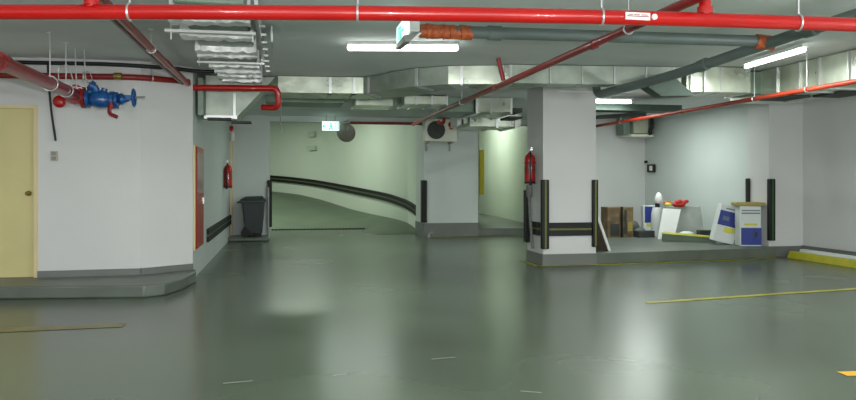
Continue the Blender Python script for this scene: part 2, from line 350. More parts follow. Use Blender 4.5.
b = B(); cyl(b, (4.72, 6.73, 2.82), (4.9, 6.70, 2.80), .074); tag(obj('tape_wrap', b, 'tape'), 'orange tape lump where the two grey drain pipes meet', 'tape')

# ------------------------------------------------------------------ blue valves with hand wheel
v = thing('valve_set', 'blue and red valve set with hand wheel hanging before the left wall', 'valve', (-2.2, 9.7, 2.4))
b = B(); cyl(b, (-2.46, 9.62, 2.45), (-2.46, 9.8, 2.45), .12); cyl(b, (-2.40, 9.7, 2.42), (-2.36, 9.7, 2.42), .13); cyl(b, (-2.47, 9.7, 2.45), (-2.36, 9.7, 2.42), .085)
for k in range(8): a = k * PI / 4; cyl(b, (-2.41, 9.7 + .1 * math.cos(a), 2.42 + .1 * math.sin(a)), (-2.34, 9.7 + .1 * math.cos(a), 2.42 + .1 * math.sin(a)), .014, seg=8)
obj('red_flange', b, 'darkred', v)
b = B(); cyl(b, (-2.35, 9.7, 2.41), (-2.31, 9.7, 2.41), .115); lathe(b, (-2.31, 9.7, 2.41), (1, 0, -.06), [(.07, 0), (.1, .05), (.115, .12), (.1, .2), (.07, .25)])
cyl(b, (-2.07, 9.7, 2.395), (-2.03, 9.7, 2.395), .11); cyl(b, (-2.22, 9.7, 2.45), (-2.26, 9.66, 2.56), .05); cyl(b, (-2.26, 9.66, 2.55), (-2.3, 9.64, 2.58), .06); cyl(b, (-2.16, 9.7, 2.46), (-2.14, 9.7, 2.54), .035)
for k in range(8): a = k * PI / 4 + .3; cyl(b, (-2.08, 9.7 + .09 * math.cos(a), 2.395 + .09 * math.sin(a)), (-1.98, 9.7 + .09 * math.cos(a), 2.395 + .09 * math.sin(a)), .012, seg=8)
obj('check_valve', b, 'blue', v)
b = B(); cyl(b, (-2.02, 9.7, 2.40), (-1.985, 9.7, 2.40), .095); lathe(b, (-1.985, 9.7, 2.41), (1, 0, .05), [(.05, 0), (.075, .04), (.045, .09), (.03, .13)])
box(b, -1.9, -1.8, 9.66, 9.68, 2.40, 2.46); box(b, -1.9, -1.8, 9.72, 9.74, 2.40, 2.46)
obj('gate_valve', b, 'blue', v)
b = B(); torus(b, (-1.80, 9.7, 2.43), (1, 0, .03), .105, .013)
for k in range(5): a = 2 * PI * k / 5; cyl(b, (-1.80, 9.7, 2.43), (-1.80, 9.7 + .105 * math.cos(a), 2.43 + .105 * math.sin(a)), .008, seg=8)
cyl(b, (-1.82, 9.7, 2.43), (-1.78, 9.7, 2.43), .022); obj('hand_wheel', b, 'blue', v)
obj('stem', cyl(B(), (-1.92, 9.7, 2.425), (-1.67, 9.7, 2.445), .012), 'rod', v)
b = B(); tube(b, [(-2.05, 9.62, 2.36), (-2.07, 9.6, 2.22), (-1.97, 9.58, 2.18)], .024, fil=.04); cyl(b, (-2.05, 9.62, 2.34), (-2.055, 9.615, 2.28), .035); obj('lever', b, 'darkred', v)
b = B(); torus(b, (-2.36, 9.6, 2.66), (1, .3, 0), .06, .008); torus(b, (-2.30, 9.6, 2.66), (1, -.3, .2), .07, .006); cyl(b, (-2.33, 9.62, 2.5), (-2.36, 9.62, CZ), .007, seg=8); cyl(b, (-2.44, 9.62, 2.5), (-2.46, 9.62, CZ), .007, seg=8); tube(b, [(-2.6, 9.5, 2.5), (-2.62, 9.5, 2.75), (-2.5, 9.5, 2.8), (-2.45, 9.5, 2.6)], .007, fil=.08, seg=8)
obj('hanger', b, 'steel', v)

# ------------------------------------------------------------------ ducts
def strip_duct(t, name, allp, i0, i1, z0, z1, m):   # front edge points with widths, a slice of one continuous duct
    b = B(); rr = []; pts = [p[:2] for p in allp]
    for i in range(i0, i1 + 1):
        x, y, w = allp[i]
        p = Vector((x, y)); a = Vector(pts[max(i - 1, 0)]); c = Vector(pts[min(i + 1, len(pts) - 1)]); dd = (c - a).normalized(); n = Vector((-dd.y, dd.x)) * w
        q = p + n
        rr.append([b.verts.new((p.x, p.y, z0)), b.verts.new((p.x, p.y, z1)), b.verts.new((q.x, q.y, z1)), b.verts.new((q.x, q.y, z0))])
    for i in range(len(rr) - 1):
        for k in range(4): b.faces.new((rr[i][k], rr[i + 1][k], rr[i + 1][(k + 1) % 4], rr[i][(k + 1) % 4]))
    b.faces.new(rr[0]); b.faces.new(rr[-1][::-1]); return obj(name, b, m, t)
def flange(t, p, ang, w, z0, z1, m='steel', th=.02, out=.02):
    b = B(); mt = Matrix.Translation((p[0], p[1], 0)) @ Matrix.Rotation(ang, 4, 'Z')
    box(b, -th, th, -out, w + out, z0 - out, z0 + .005, mt); box(b, -th, th, -out, .004, z0 - out, z1, mt); box(b, -th, th, w - .004, w + out, z0 - out, z1, mt)
    return obj('flange', b, m, t)
D = thing('ventilation_duct', 'long galvanised ventilation duct crossing below the ceiling in front of the centre column', 'duct', (2, 10, 2.72))
edge = [(-.06, 11.4, .8), (.6, 11.36, .8), (1.22, 11.3, .8), (1.42, 11.0, .75), (1.6, 10.6, .7), (1.85, 10.25, .65), (2.25, 9.95, .55), (2.9, 9.78, .5), (3.05, 9.68, .45), (4.2, 9.56, .3), (5.45, 9.42, .3)]
strip_duct(D, 'duct_left_run', edge, 0, 2, 2.74, 2.985, 'galv')
strip_duct(D, 'duct_bend', edge, 2, 6, 2.735, 2.985, 'galvm')
strip_duct(D, 'duct_middle', edge, 6, 8, 2.735, 2.985, 'galv')
strip_duct(D, 'duct_right_run', edge, 8, 10, 2.735, 2.985, 'galvm')
strip_duct(D, 'duct_end_box', [(5.5, 9.36, .6), (6.44, 9.3, .6)], 0, 1, 2.64, 2.985, 'galv')
for p, a in (((.72, 11.35), 0), ((1.08, 11.31), 0), ((1.3, 11.2), -.5), ((1.85, 10.2), -.7), ((2.42, 9.87), -.25), ((2.95, 9.72), -.1), ((3.05, 9.66), -.1)): flange(D, p, a, .45, 2.73, 2.98)
for x in (3.6, 4.05, 4.5, 4.95, 5.35): flange(D, (x, 9.66 - (x - 3.05) * .1), -.1, .3, 2.735, 2.98, 'steel', .008, .008)
for x in (5.55, 5.75, 6.0, 6.42): flange(D, (x, 9.33), -.06, .6, 2.64, 2.98, 'steel', .012, .012)
D = thing('ventilation_duct', 'deep bright galvanised duct running along the right wall above the orange pipe', 'duct', (7.2, 8, 2.6))
b = B(); box(b, 6.78, 7.75, 4.5, 10.3, 2.6, 2.985); obj('duct_run', b, 'galv', D)
b = B(); box(b, 6.44, 6.8, 9.55, 10.1, 2.66, 2.97); obj('duct_joint', b, 'galvd', D)
for y in (9.2, 8.72, 8.35, 7.85, 7.3, 6.7, 6.1): 
    b = B(); th = .012 if y not in (9.2, 7.3) else .03
    box(b, 6.755, 6.785, y - th, y + th, 2.58, 2.985); box(b, 6.755, 7.77, y - th, y + th, 2.58, 2.602); obj('flange', b, 'steel', D)
for (x, y) in ((7.05, 9.4), (7.5, 8.85)): obj('dark_pad', box(B(), x - .22, x + .22, y - .28, y + .28, 2.57, 2.6), 'dark', D, .02)  # shallow dark flat pads on the duct underside
D = thing('ventilation_duct', 'shallow galvanised duct panels behind the main duct before the ramp opening', 'duct', (2, 13.8, 2.85))
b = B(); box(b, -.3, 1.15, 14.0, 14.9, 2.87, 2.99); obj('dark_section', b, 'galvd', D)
b = B(); box(b, 1.35, 2.05, 13.8, 14.7, 2.82, 2.95); obj('duct_panel', b, 'galv', D); b = B(); box(b, 2.2, 3.02, 13.4, 14.3, 2.82, 2.97); obj('duct_panel', b, 'galv', D)
for x in (2.22, 2.42, 2.72, 3.0): obj('flange', box(B(), x - .012, x + .012, 13.37, 14.3, 2.8, 2.98), 'steel', D)
D = thing('duct_assembly', 'clustered galvanised duct boxes stepping down above the passage beside the centre column', 'duct', (4.2, 14.5, 2.7))
b = B(); box(b, 3.6, 4.32, 13.6, 15.0, 2.72, 2.99); obj('upper_box', b, 'galv', D)
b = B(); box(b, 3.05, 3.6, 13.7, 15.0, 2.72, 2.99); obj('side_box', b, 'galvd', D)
b = B(); box(b, 4.33, 4.6, 13.8, 14.4, 2.74, 2.82); box(b, 4.33, 4.6, 13.8, 14.4, 2.62, 2.66); obj('dark_stub', b, 'dark', D)
b = B(); box(b, 3.95, 5.1, 15.4, 16.6, 2.58, 2.84); obj('lower_box', b, 'galv', D)
for x in (3.62, 3.9, 4.30): obj('flange', box(B(), x - .02, x + .02, 13.56, 15, 2.68, 2.99), 'steel', D)
for x in (4.55, 4.98): obj('flange', box(B(), x - .03, x + .03, 15.36, 16.6, 2.55, 2.86), 'steel', D)
for i in range(4):
    x = 3.62 + i * .14; b = B(); hexa(b, [(x, 15.2, 2.55 + i * .04), (x + .1, 15.2, 2.6 + i * .04), (x + .1, 15.8, 2.6 + i * .04), (x, 15.8, 2.55 + i * .04), (x, 15.2, 2.8 + i * .03), (x + .1, 15.2, 2.86 + i * .02), (x + .1, 15.8, 2.86 + i * .02), (x, 15.8, 2.8 + i * .03)]); obj('elbow_segment', b, 'galv' if i % 2 else 'steel', D)
D = thing('ventilation_duct', 'dark thin duct slung below the ceiling right of the centre column', 'duct', (6.5, 12.6, 2.75))
b = B(); box(b, 5.45, 7.45, 12.85, 13.3, 2.72, 2.84); obj('duct_run', b, 'ductdark', D)
b = B(); hexa(b, [(5.95, 13.2, 2.62), (6.9, 13.2, 2.66), (6.9, 13.5, 2.66), (5.95, 13.5, 2.60), (5.95, 13.2, 2.66), (6.9, 13.2, 2.74), (6.9, 13.5, 2.74), (5.95, 13.5, 2.66)]); obj('cable_tray', b, 'dark', D)
b = B(); hexa(b, [(4.98, 9.1, 2.535), (5.46, 9.1, 2.555), (5.46, 9.32, 2.555), (4.98, 9.32, 2.535), (4.68, 9.1, 2.72), (5.12, 9.1, 2.84), (5.12, 9.32, 2.84), (4.68, 9.32, 2.72)])
tag(obj('duct_transition', b, 'ductdark'), 'dark green sloping duct piece beneath the diagonal grey pipe', 'duct')
# foil wrapped duct on the left
D = thing('foil_duct', 'foil wrapped duct with silver cross bands running back on the left', 'duct', (-.7, 8, 2.8))
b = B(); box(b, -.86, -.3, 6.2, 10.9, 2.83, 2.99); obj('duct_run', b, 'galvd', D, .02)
def lumpy(x0, x1, y0, y1, z0, z1):
    b = B(); n = 14; rr = []
    for i in range(n + 1):
        x = x0 + (x1 - x0) * i / n; j = lambda s: (random.random() - .5) * s
        rr.append([b.verts.new(q) for q in ((x, y0 + j(.04), z0 + j(.025)), (x, y0 + j(.03), z1), (x, y1 + j(.03), z1), (x, y1 + j(.04), z0 + j(.025)))])
    for i in range(n):
        for k in range(4): b.faces.new((rr[i][k], rr[i + 1][k], rr[i + 1][(k + 1) % 4], rr[i][(k + 1) % 4]))
    b.faces.new(rr[0]); b.faces.new(rr[-1][::-1]); return b
for y, wd, dx in ((6.72, .18, 0), (7.42, .2, 0), (8.22, .18, .05), (8.55, .1, .03), (9.3, .2, .09), (9.75, .12, .11), (10.15, .16, .12), (10.6, .12, .14)):
    obj('foil_band', lumpy(-.95 + dx, -.27, y - wd / 2, y + wd / 2, 2.775, 2.99), 'foil', D)
b = B(); box(b, -1.05, -.24, 7.08, 7.16, 2.765, 2.79); 
for x in (-1.0, -.27): cyl(b, (x, 7.12, 2.70), (x, 7.12, CZ), .007, seg=8)
obj('hanger', b, 'whitep', D)
b = B(); box(b, -.95, -.2, 8.78, 8.84, 2.75, 2.77)
for x in (-.93, -.24): cyl(b, (x, 8.8, 2.72), (x, 8.8, CZ), .007, seg=8)
obj('hanger', b, 'steel', D)
b = B(); box(b, -.23, -.2, 6.4, 9.9, 2.78, 2.96); box(b, -.11, -.09, 7.6, 8.4, 2.80, 2.96)
for i in range(9): box(b, -.23, -.15, 6.5 + i * .4, 6.54 + i * .4, 2.80, 2.82)
obj('side_rail', b, 'steel', D)
D = thing('duct_drop', 'galvanised tapered duct drop under the red elbow at the left recess', 'duct', (-.7, 11.4, 2.5))
b = B(); hexa(b, [(-1.12, 11.5, 2.36), (-.69, 11.5, 2.34), (-.69, 12.1, 2.34), (-1.12, 12.1, 2.36), (-1.12, 11.5, 2.98), (-.1, 11.5, 2.98), (-.1, 12.1, 2.98), (-1.12, 12.1, 2.98)]); obj('taper', b, 'galvm', D)
b = B(); box(b, -.72, -.68, 11.46, 11.5, 2.34, 2.72); box(b, -1.14, -.66, 11.44, 11.5, 2.33, 2.38); obj('flange', b, 'steel', D)
b = B(); box(b, -1.08, -.74, 11.3, 11.46, 2.3, 2.335); box(b, -.74, -.45, 11.3, 11.5, 2.26, 2.29); obj('outlet', b, 'dark', D)
b = B(); box(b, -1.2, -1.13, 11.2, 12, 2.36, 2.9); obj('side_panel', b, 'galvd', D)
b = B(); cyl(b, (-.02, 12, 2.2), (-.02, 12, CZ), .008, seg=8); cyl(b, (.0, 12, 2.2), (-.03, 12, 2.32), .014, seg=8); tag(obj('hanger_rod', b, 'rod'), 'thin threaded rod hanging from the ceiling left of the exit sign', 'rod')
t = thing('cable_tray', 'slim pale cable tray slanting across the top of the rear column', 'tray', (3.3, 16, 2.85))
b = B(); hexa(b, [(3.0, 17.2, 2.80), (3.12, 17.2, 2.80), (3.72, 15.5, 2.86), (3.55, 15.5, 2.86), (3.0, 17.2, 2.84), (3.12, 17.2, 2.84), (3.72, 15.5, 2.9), (3.55, 15.5, 2.9)]); obj('tray_channel', b, 'steel', t)

# ------------------------------------------------------------------ light fittings
def fixture(label, a, b_, z=2.965, lit=True, e=60, w=.055):
    a = Vector((*a, z)); c = Vector((*b_, z)); d = (c - a).normalized(); n = Vector((-d.y, d.x, 0))
    t = thing('fluorescent_light', label, 'light', tuple((a + c) / 2), 'fluorescent ceiling fittings')
    mt = Matrix.Translation((a + c) / 2) @ Matrix.Rotation(math.atan2(d.y, d.x), 4, 'Z'); L = (c - a).length
    obj('housing', box(B(), -L / 2, L / 2, -w, w, 0, .035, mt), 'tubeoff', t, .006)
    bb = B(); cyl(bb, mt @ Vector((-L / 2 + .03, 0, -.03)), mt @ Vector((L / 2 - .03, 0, -.03)), w * .6, seg=16)
    ball(bb, mt @ Vector((-L / 2 + .03, 0, -.03)), w * .6); ball(bb, mt @ Vector((L / 2 - .03, 0, -.03)), w * .6)
    obj('tube', bb, 'tube' if lit else 'tubeoff', t)
    if lit:
        l = bpy.data.lights.new('tube_light', 'AREA'); l.shape = 'RECTANGLE'; l.size = L; l.size_y = .1; l.energy = e; l.color = (.95, 1, .95)
        o = bpy.data.objects.new('tube_light', l); COL.objects.link(o); o.location = ((a + c) / 2) + Vector((0, 0, -.085)); o.rotation_euler = (0, 0, math.atan2(d.y, d.x))
    return t
fixture('lit fluorescent tube on the ceiling at centre below the red main', (.74, 8.55), (2.0, 8.32), e=34)
fixture('lit fluorescent tube running back on the ceiling at upper right', (5.98, 8.75), (5.86, 7.45), z=2.93, e=34, w=.04)
fixture('lit fluorescent tube seen just right of the centre column top', (4.9, 12.62), (6.3, 12.62), z=2.885, e=26)
for i, (x, y) in enumerate(((-1.6, 1.0), (2.2, 2.5), (6.5, 2.5), (-4.5, 2), (2, -2.5))):
    pass
def lamp(loc, size, e, col=(1, 1, 1), rot=(0, 0, 0), sy=None):  # unseen area lights added to brighten the space, no fittings modelled
    l = bpy.data.lights.new('unseen_lamp', 'AREA'); l.shape = 'RECTANGLE'; l.size = size; l.size_y = sy or .2; l.energy = e; l.color = col
    o = bpy.data.objects.new('unseen_lamp', l); COL.objects.link(o); o.location = loc; o.rotation_euler = rot; return o
lamp((-1.6, 2.0, 2.9), 1.5, 80, (.97, 1, 1)); lamp((3.0, 1.5, 2.9), 1.5, 80, (.97, 1, 1)); lamp((7.0, 3.5, 2.9), 1.5, 160, (.96, 1, .98)); lamp((-3.6, 6.5, 2.9), 1.5, 30)
lamp((-.2, 22.6, 3.85), 3, 150, (.9, 1, .88)); lamp((-2.6, 27, 3.85), 2, 100, (.92, 1, .88)); lamp((6.1, 23.5, 3.85), 2.5, 62, (.94, 1, .92), rot=(0, 0, PI / 2)); lamp((1.6, 15.8, 2.9), 1.5, 40, (.9, 1, .92)); lamp((7.6, 14.6, 2.9), 1.8, 66, (.92, 1, .95), rot=(0, 0, PI / 2))
for x, y, e in ((-3.0, -1.2, 250), (2.5, -1.5, 330), (7.2, 1.5, 330)):  # unseen point lights added out of frame as fill for the ceiling
    l = bpy.data.lights.new('fill_light', 'POINT'); l.energy = e; l.shadow_soft_size = .2; l.color = (.98, 1, 1)
    o = bpy.data.objects.new('fill_light', l); COL.objects.link(o); o.location = (x, y, 1.7)
lamp((0.05, -.05, 1.62), .12, 150, (1, .99, .97), rot=(PI / 2 + .02, 0, -.19), sy=.08)  # camera flash: small unseen light at the camera, no ceiling fitting
w = bpy.data.worlds.new('World'); sc.world = w; w.use_nodes = True
w.node_tree.nodes['Background'].inputs[0].default_value = (.5, .56, .54, 1); w.node_tree.nodes['Background'].inputs[1].default_value = .15

# ------------------------------------------------------------------ exit signs
def arrowman(x, y, z, s, axis):   # running figure, door and arrow in the sign plane
    b = B()
    def pl(u0, u1, v0, v1):
        if axis == 'x': box(b, x + u0 * s, x + u1 * s, y - .004, y, z + v0 * s, z + v1 * s)
        else: box(b, x - .004, x, y + u0 * s, y + u1 * s, z + v0 * s, z + v1 * s)
    pl(-.05, .12, .62, .8); pl(-.04, .1, .3, .6); pl(-.2, .0, .42, .5); pl(.08, .22, .36, .44); pl(-.18, -.04, .08, .3); pl(.04, .16, .14, .32); pl(.12, .26, .08, .18)
    pl(.45, .52, .1, .85); pl(.45, .85, .78, .85); pl(.8, .87, .1, .85)
    pl(-.85, -.45, .4, .5); pl(-.85, -.77, .3, .6); pl(-.77, -.7, .35, .55)
    return b
t = thing('exit_sign', 'lit green and white running man exit sign hanging over the ramp opening', 'sign', (1.15, 18.0, 2.73))
obj('panel', box(B(), .95, 1.36, 18.0, 18.05, 2.62, 2.84), 'exitw', t, .008)
obj('pictogram', arrowman(1.155, 17.998, 2.625, .22, 'x'), 'exitg', t)
b = B(); cyl(b, (1.05, 18.02, 2.84), (1.05, 18.02, CZ), .008, seg=8); cyl(b, (1.26, 18.02, 2.84), (1.26, 18.02, CZ), .008, seg=8); obj('hanger', b, 'rod', t)
t = thing('exit_sign', 'green and white exit sign seen edge-on beside the orange taped pipe', 'sign', (1.2, 6.9, 2.82))
obj('panel', box(B(), 1.12, 1.15, 6.72, 7.3, 2.74, 2.93), 'exitw', t, .006)
obj('pictogram', arrowman(1.118, 7.0, 2.75, .17, 'y'), 'exitg', t)
obj('housing', box(B(), 1.15, 1.25, 6.72, 7.25, 2.78, 2.96), 'whitep', t, .01)
b = B(); hexa(b, [(1.10, 6.70, 2.68), (1.15, 6.70, 2.68), (1.15, 7.25, 2.70), (1.10, 7.25, 2.70), (1.10, 6.72, 2.74), (1.26, 6.72, 2.78), (1.26, 7.25, 2.78), (1.10, 7.25, 2.74)]); obj('lower_bracket', b, 'rod', t)
b = B(); hexa(b, [(1.16, 6.69, 2.685), (1.19, 6.69, 2.685), (1.19, 6.71, 2.685), (1.16, 6.71, 2.685), (1.235, 6.70, 2.765), (1.265, 6.70, 2.765), (1.265, 6.72, 2.765), (1.235, 6.72, 2.765)]); obj('edge_strip', b, 'whitep', t)
b = B(); cyl(b, (1.2, 6.95, 2.95), (1.2, 6.95, CZ), .01, seg=8); obj('hanger', b, 'steel', t)
# convex mirror
t = thing('convex_mirror', 'round grey convex mirror hanging tilted beside the hanging exit sign', 'mirror', (1.53, 18.0, 2.6))
ax = Vector((-.35, -1, -.3)).normalized(); c = Vector((1.55, 18.2, 2.59)); b = B(); lathe(b, c, ax, [(.2, 0), (.23, .01), (.235, .03), (.20, .05), (.12, .08), (.03, .095)], 32); obj('dome', b, 'mirrorback', t)
b = B(); tube(b, [(1.56, 18.05, 2.62), (1.6, 18.12, 2.8), (1.58, 18.3, 2.9)], .014, fil=.03, seg=8); tube(b, [(1.45, 17.95, 2.8), (1.62, 17.98, 2.84)], .02, seg=8); obj('bracket', b, 'steel', t)
for i, (x, z_, s_) in enumerate(((.75, 2.48, .13), (.78, 2.30, .1), (.8, 2.2, .1))):
    pass
t = thing('wall_plate', 'faint pair of grey plates on the ramp wall left of the exit sign', 'sign', (1.3, 27.6, 2.9))
for nm, za, zb, w_ in (('upper_plate', 3.05, 3.25, .22), ('lower_plate', 2.55, 2.72, .28)):
    mt = Matrix.Translation((1.12, 27.98, 0)) @ Matrix.Rotation(math.atan2(-1.5, .9), 4, 'Z')
    obj(nm, box(B(), -w_, w_, -.08, .0, za, zb, mt), 'plate', t)

# ------------------------------------------------------------------ guards
def guard(label, x0, x1, y0, y1, z0, z1, face='y', stripe='olive'):
    t = thing('corner_guard', label, 'corner guard', ((x0 + x1) / 2, (y0 + y1) / 2, z0))
    obj('rubber_strip', box(B(), x0, x1, y0, y1, z0, z1), 'black', t, .012)
    xm = (x0 + x1) / 2
    if stripe: obj('stripe', box(B(), xm - .012, xm + .016, y0 - .004, y0 + .01, z0 + .01, z1 - .01), stripe, t)
    return t
guard('black corner guard with yellow stripe on the left edge of the centre column', 4.18, 4.31, 11.54, 11.62, .28, 1.42)
t = guard('black corner guard with yellow stripe on the right edge of the centre column', 5.08, 5.18, 11.56, 11.62, .30, 1.42)
guard('black corner guard on the rear edge of the centre column, under the extinguisher', 4.17, 4.235, 12.28, 12.46, .33, 1.24, stripe=None)
guard('tall black corner guard on the front of the right pillar', 8.80, 8.92, 12.13, 12.22, .30, 1.44, stripe=mat('green_edge', S(44, 96, 40), .5))
guard('slim black corner guard on the back edge of the right pillar', 8.80, 8.85, 12.78, 12.87, .6, 1.45, stripe=None)
guard('black corner guard on the left edge of the rear column by the ramp', 3.43, 3.56, 18.17, 18.36, .36, 1.42, stripe=None)
guard('black corner guard on the rear left column beside the ramp foot', -.35, -.24, 18.37, 18.55, .28, 1.42, stripe=None)
def hbump(label, a, c, z0, z1, t_=.04, n=1, sm='olive'):
    t = thing('wall_bumper', label, 'bumper', (*a, z0))
    a = Vector(a); c = Vector(c); d = (c - a).normalized(); nn = Vector((-d.y, d.x)) * n
    def seg(m, za, zb, th, name):
        p = [tuple(a), tuple(c), tuple(c + nn * th), tuple(a + nn * th)]; obj(name, prism(B(), p, za, zb), m, t, .004)
    h = (z1 - z0)
    seg('black', z0, z0 + h * .42, t_, 'rubber_strip'); seg(sm, z0 + h * .42, z0 + h * .56, t_ * .7, 'stripe'); seg('black', z0 + h * .58, z1, t_, 'rubber_strip')
    return t
hbump('black and yellow bumper across the front of the centre column', (5.07, 11.62), (4.30, 11.62), .49, .71)
hbump('black and yellow bumper on the left side of the centre column', (4.23, 11.75), (4.23, 12.28), .49, .71)
hbump('low black bumper along the recess wall below the fire extinguisher', (-1.22, 18.2), (-1.235, 12.8), .38, .6, .04, 1, 'kerbside')
# curved bumper on the ramp wall
t = thing('wall_bumper', 'long black rubber bumper curving along the ramp wall', 'bumper', (3.8, 21, .6))
def rib(dz0, dz1, off):
    b = B(); rr = []
    P = [Vector(p) for p in wp]
    for i, p in enumerate(P):
        tg = (P[min(i + 1, len(P) - 1)] - P[max(i - 1, 0)]); tg.z = 0; tg.normalize(); n = Vector((-tg.y, tg.x, 0))
        if n.dot(Vector((-2, 22, 0)) - Vector((p.x, p.y, 0))) < 0: n = -n
        q = p + n * off
        zb = p.z + .42
        rr.append([b.verts.new((p.x, p.y, zb + dz0)), b.verts.new((p.x, p.y, zb + dz1)), b.verts.new((q.x, q.y, zb + dz1)), b.verts.new((q.x, q.y, zb + dz0))])
    for i in range(len(rr) - 1):
        for k in range(4): b.faces.new((rr[i][k], rr[i + 1][k], rr[i + 1][(k + 1) % 4], rr[i][(k + 1) % 4]))
    b.faces.new(rr[0]); b.faces.new(rr[-1][::-1]); return b
obj('rubber_strip', rib(0, .09, .08), 'black', t); obj('stripe', rib(.09, .14, .06), mat('olive_stripe', S(92, 100, 70), .5), t); obj('rubber_strip', rib(.14, .23, .08), 'black', t)

# ------------------------------------------------------------------ recess wall fittings
t = thing('hose_cabinet', 'tall red fire hose cabinet on the recess wall', 'cabinet', (-1.2, 12, .4))
obj('cabinet_body', box(B(), -1.25, -1.215, 10.98, 12.05, .4, 1.92), 'cream', t, .01)
obj('door_panel', box(B(), -1.216, -1.200, 11.08, 12.03, .42, 1.90), mat('cabinet_red', S(172, 34, 30), .35, var=.15), t, .01)
obj('upper_window', box(B(), -1.201, -1.196, 11.15, 11.96, 1.22, 1.82), mat('dull_red_glass', S(150, 62, 62), .15), t)
obj('latch', box(B(), -1.2, -1.18, 11.9, 11.96, 1.05, 1.15), 'steel', t)
def extinguisher(label, x, y, z, s=1., nx=1, wall=None, lab='whitep'):
    t = thing('fire_extinguisher', label, 'extinguisher', (x, y, z))
    b = B(); lathe(b, (x, y, z), (0, 0, 1), [(.06 * s, 0), (.08 * s, .015), (.085 * s, .04), (.085 * s, .40 * s), (.07 * s, .45 * s), (.035 * s, .48 * s), (.03 * s, .5 * s)], 28); obj('body', b, 'red', t)
    b = B(); cyl(b, (x, y, z + .5 * s), (x, y, z + .54 * s), .022); box(b, x - .02, x + .02, y - .1, y + .03, z + .53 * s, z + .555 * s); box(b, x - .012, x + .012, y - .1, y + .02, z + .565 * s, z + .58 * s); obj('valve_head', b, 'steel', t)
    b = B(); tube(b, [(x, y - .02, z + .52 * s), (x - .03, y - .12, z + .46 * s), (x - .03, y - .115, z + .2 * s), (x - .02, y - .1, z + .05)], .013, fil=.05, seg=10); cyl(b, (x - .02, y - .1, z + .08), (x - .02, y - .1, z - .03), .018, .026); obj('hose', b, 'black', t)
    b = B(); cyl(b, (x, y, z + .16 * s), (x, y, z + .28 * s), .0865 * s, seg=28); obj('instruction_label', b, lab, t)
    b = B(); torus(b, (x, y, z + .33 * s), (0, 0, 1), .088 * s, .006); box(b, (wall if wall is not None else x - .1) , x, y - .02, y + .02, z + .32 * s, z + .34 * s); obj('bracket', b, 'black', t)
    b = B(); cyl(b, (x, y, z - .005), (x, y, z + .03), .087 * s); obj('base_ring', b, 'black', t)
    return t
extinguisher('red fire extinguisher on the recess wall above the charcoal bin', -1.13, 16.3, 1.26, 1.0, wall=-1.22, lab='darkred')
extinguisher('red fire extinguisher strapped to the side of the centre column', 4.13, 12.0, 1.36, 1.05, wall=4.22, lab='darkred')
b = B(); tube(b, [(4.12, 11.95, 1.9), (4.08, 11.92, 1.6), (4.16, 11.98, 1.4), (4.14, 11.95, 1.3), (4.12, 12.0, 1.05)], .014, fil=.1, seg=10); lathe(b, (4.13, 12.02, 1.1), (0, 0, 1), [(.02, 0), (.05, .04), (.055, .18), (.04, .24)]); tube(b, [(4.13, 12.02, 1.1), (4.15, 12.02, .7), (4.19, 12.02, .25)], .025, fil=.1, seg=10)
tag(obj('grey_hose', b, mat('grey_hose', S(122, 124, 122), .5, var=.3, scale=20)), 'grey hose bundle hanging below the centre column extinguisher', 'hose')
t = thing('alarm_sounder', 'small red and white alarm sounder high on the recess wall', 'alarm', (-1.18, 18.2, 2.5))
b = B(); cyl(b, (-1.22, 18.2, 2.62), (-1.14, 18.2, 2.62), .09); obj('red_sounder', b, 'red', t); b = B(); cyl(b, (-1.14, 18.05, 2.5), (-1.14, 18.05, 2.35), .05, .06); cyl(b, (-1.14, 18.05, 2.5), (-1.22, 18.1, 2.56), .03); ball(b, (-1.14, 18.05, 2.52), .055); obj('white_strobe', b, 'whitep', t)
# bin
t = thing('wheelie_bin', 'charcoal wheelie bin standing against the rear left column', 'bin', (-.66, 18.0, .09))
b = B(); hexa(b, [(-.84, 17.78, .15), (-.46, 17.78, .15), (-.46, 18.28, .15), (-.84, 18.28, .15), (-.92, 17.68, .93), (-.4, 17.68, .93), (-.4, 18.36, .93), (-.92, 18.36, .93)]); obj('body', b, 'bin', t, .03)
b = B(); box(b, -.95, -.37, 17.64, 18.4, .9, .95); obj('rim', b, 'bin', t, .01)
b = B(); hexa(b, [(-.98, 17.62, .95), (-.36, 17.62, .95), (-.36, 18.42, .95), (-.98, 18.42, .95), (-.86, 17.74, 1.03), (-.45, 17.74, 1.04), (-.45, 18.34, 1.04), (-.86, 18.34, 1.03)]); obj('lid', b, 'bin', t, .02)
b = B(); cyl(b, (-1.02, 17.75, .9), (-1.02, 18.25, .9), .018); box(b, -1.02, -.92, 17.78, 17.82, .88, .92); box(b, -1.02, -.92, 18.18, 18.22, .88, .92); obj('handle', b, 'bin', t)
for yy in (17.72, 18.26):
    obj('wheel', cyl(B(), (-.84, yy, .19), (-.84, yy + .06, .19), .1), 'black', t)
obj('foot', box(B(), -.6, -.48, 17.8, 18.2, .09, .16), 'black', t)
b = B(); cyl(b, (-.33, 18.38, .09), (-.33, 18.38, 1.25), .03); cyl(b, (-.33, 18.38, 1.25), (-.33, 18.45, 1.25), .03); tag(obj('stand_pipe', b, mat('pale_pipe', S(150, 156, 152), .5)), 'short pale vertical pipe between the bin and the ramp corner guard', 'pipe')
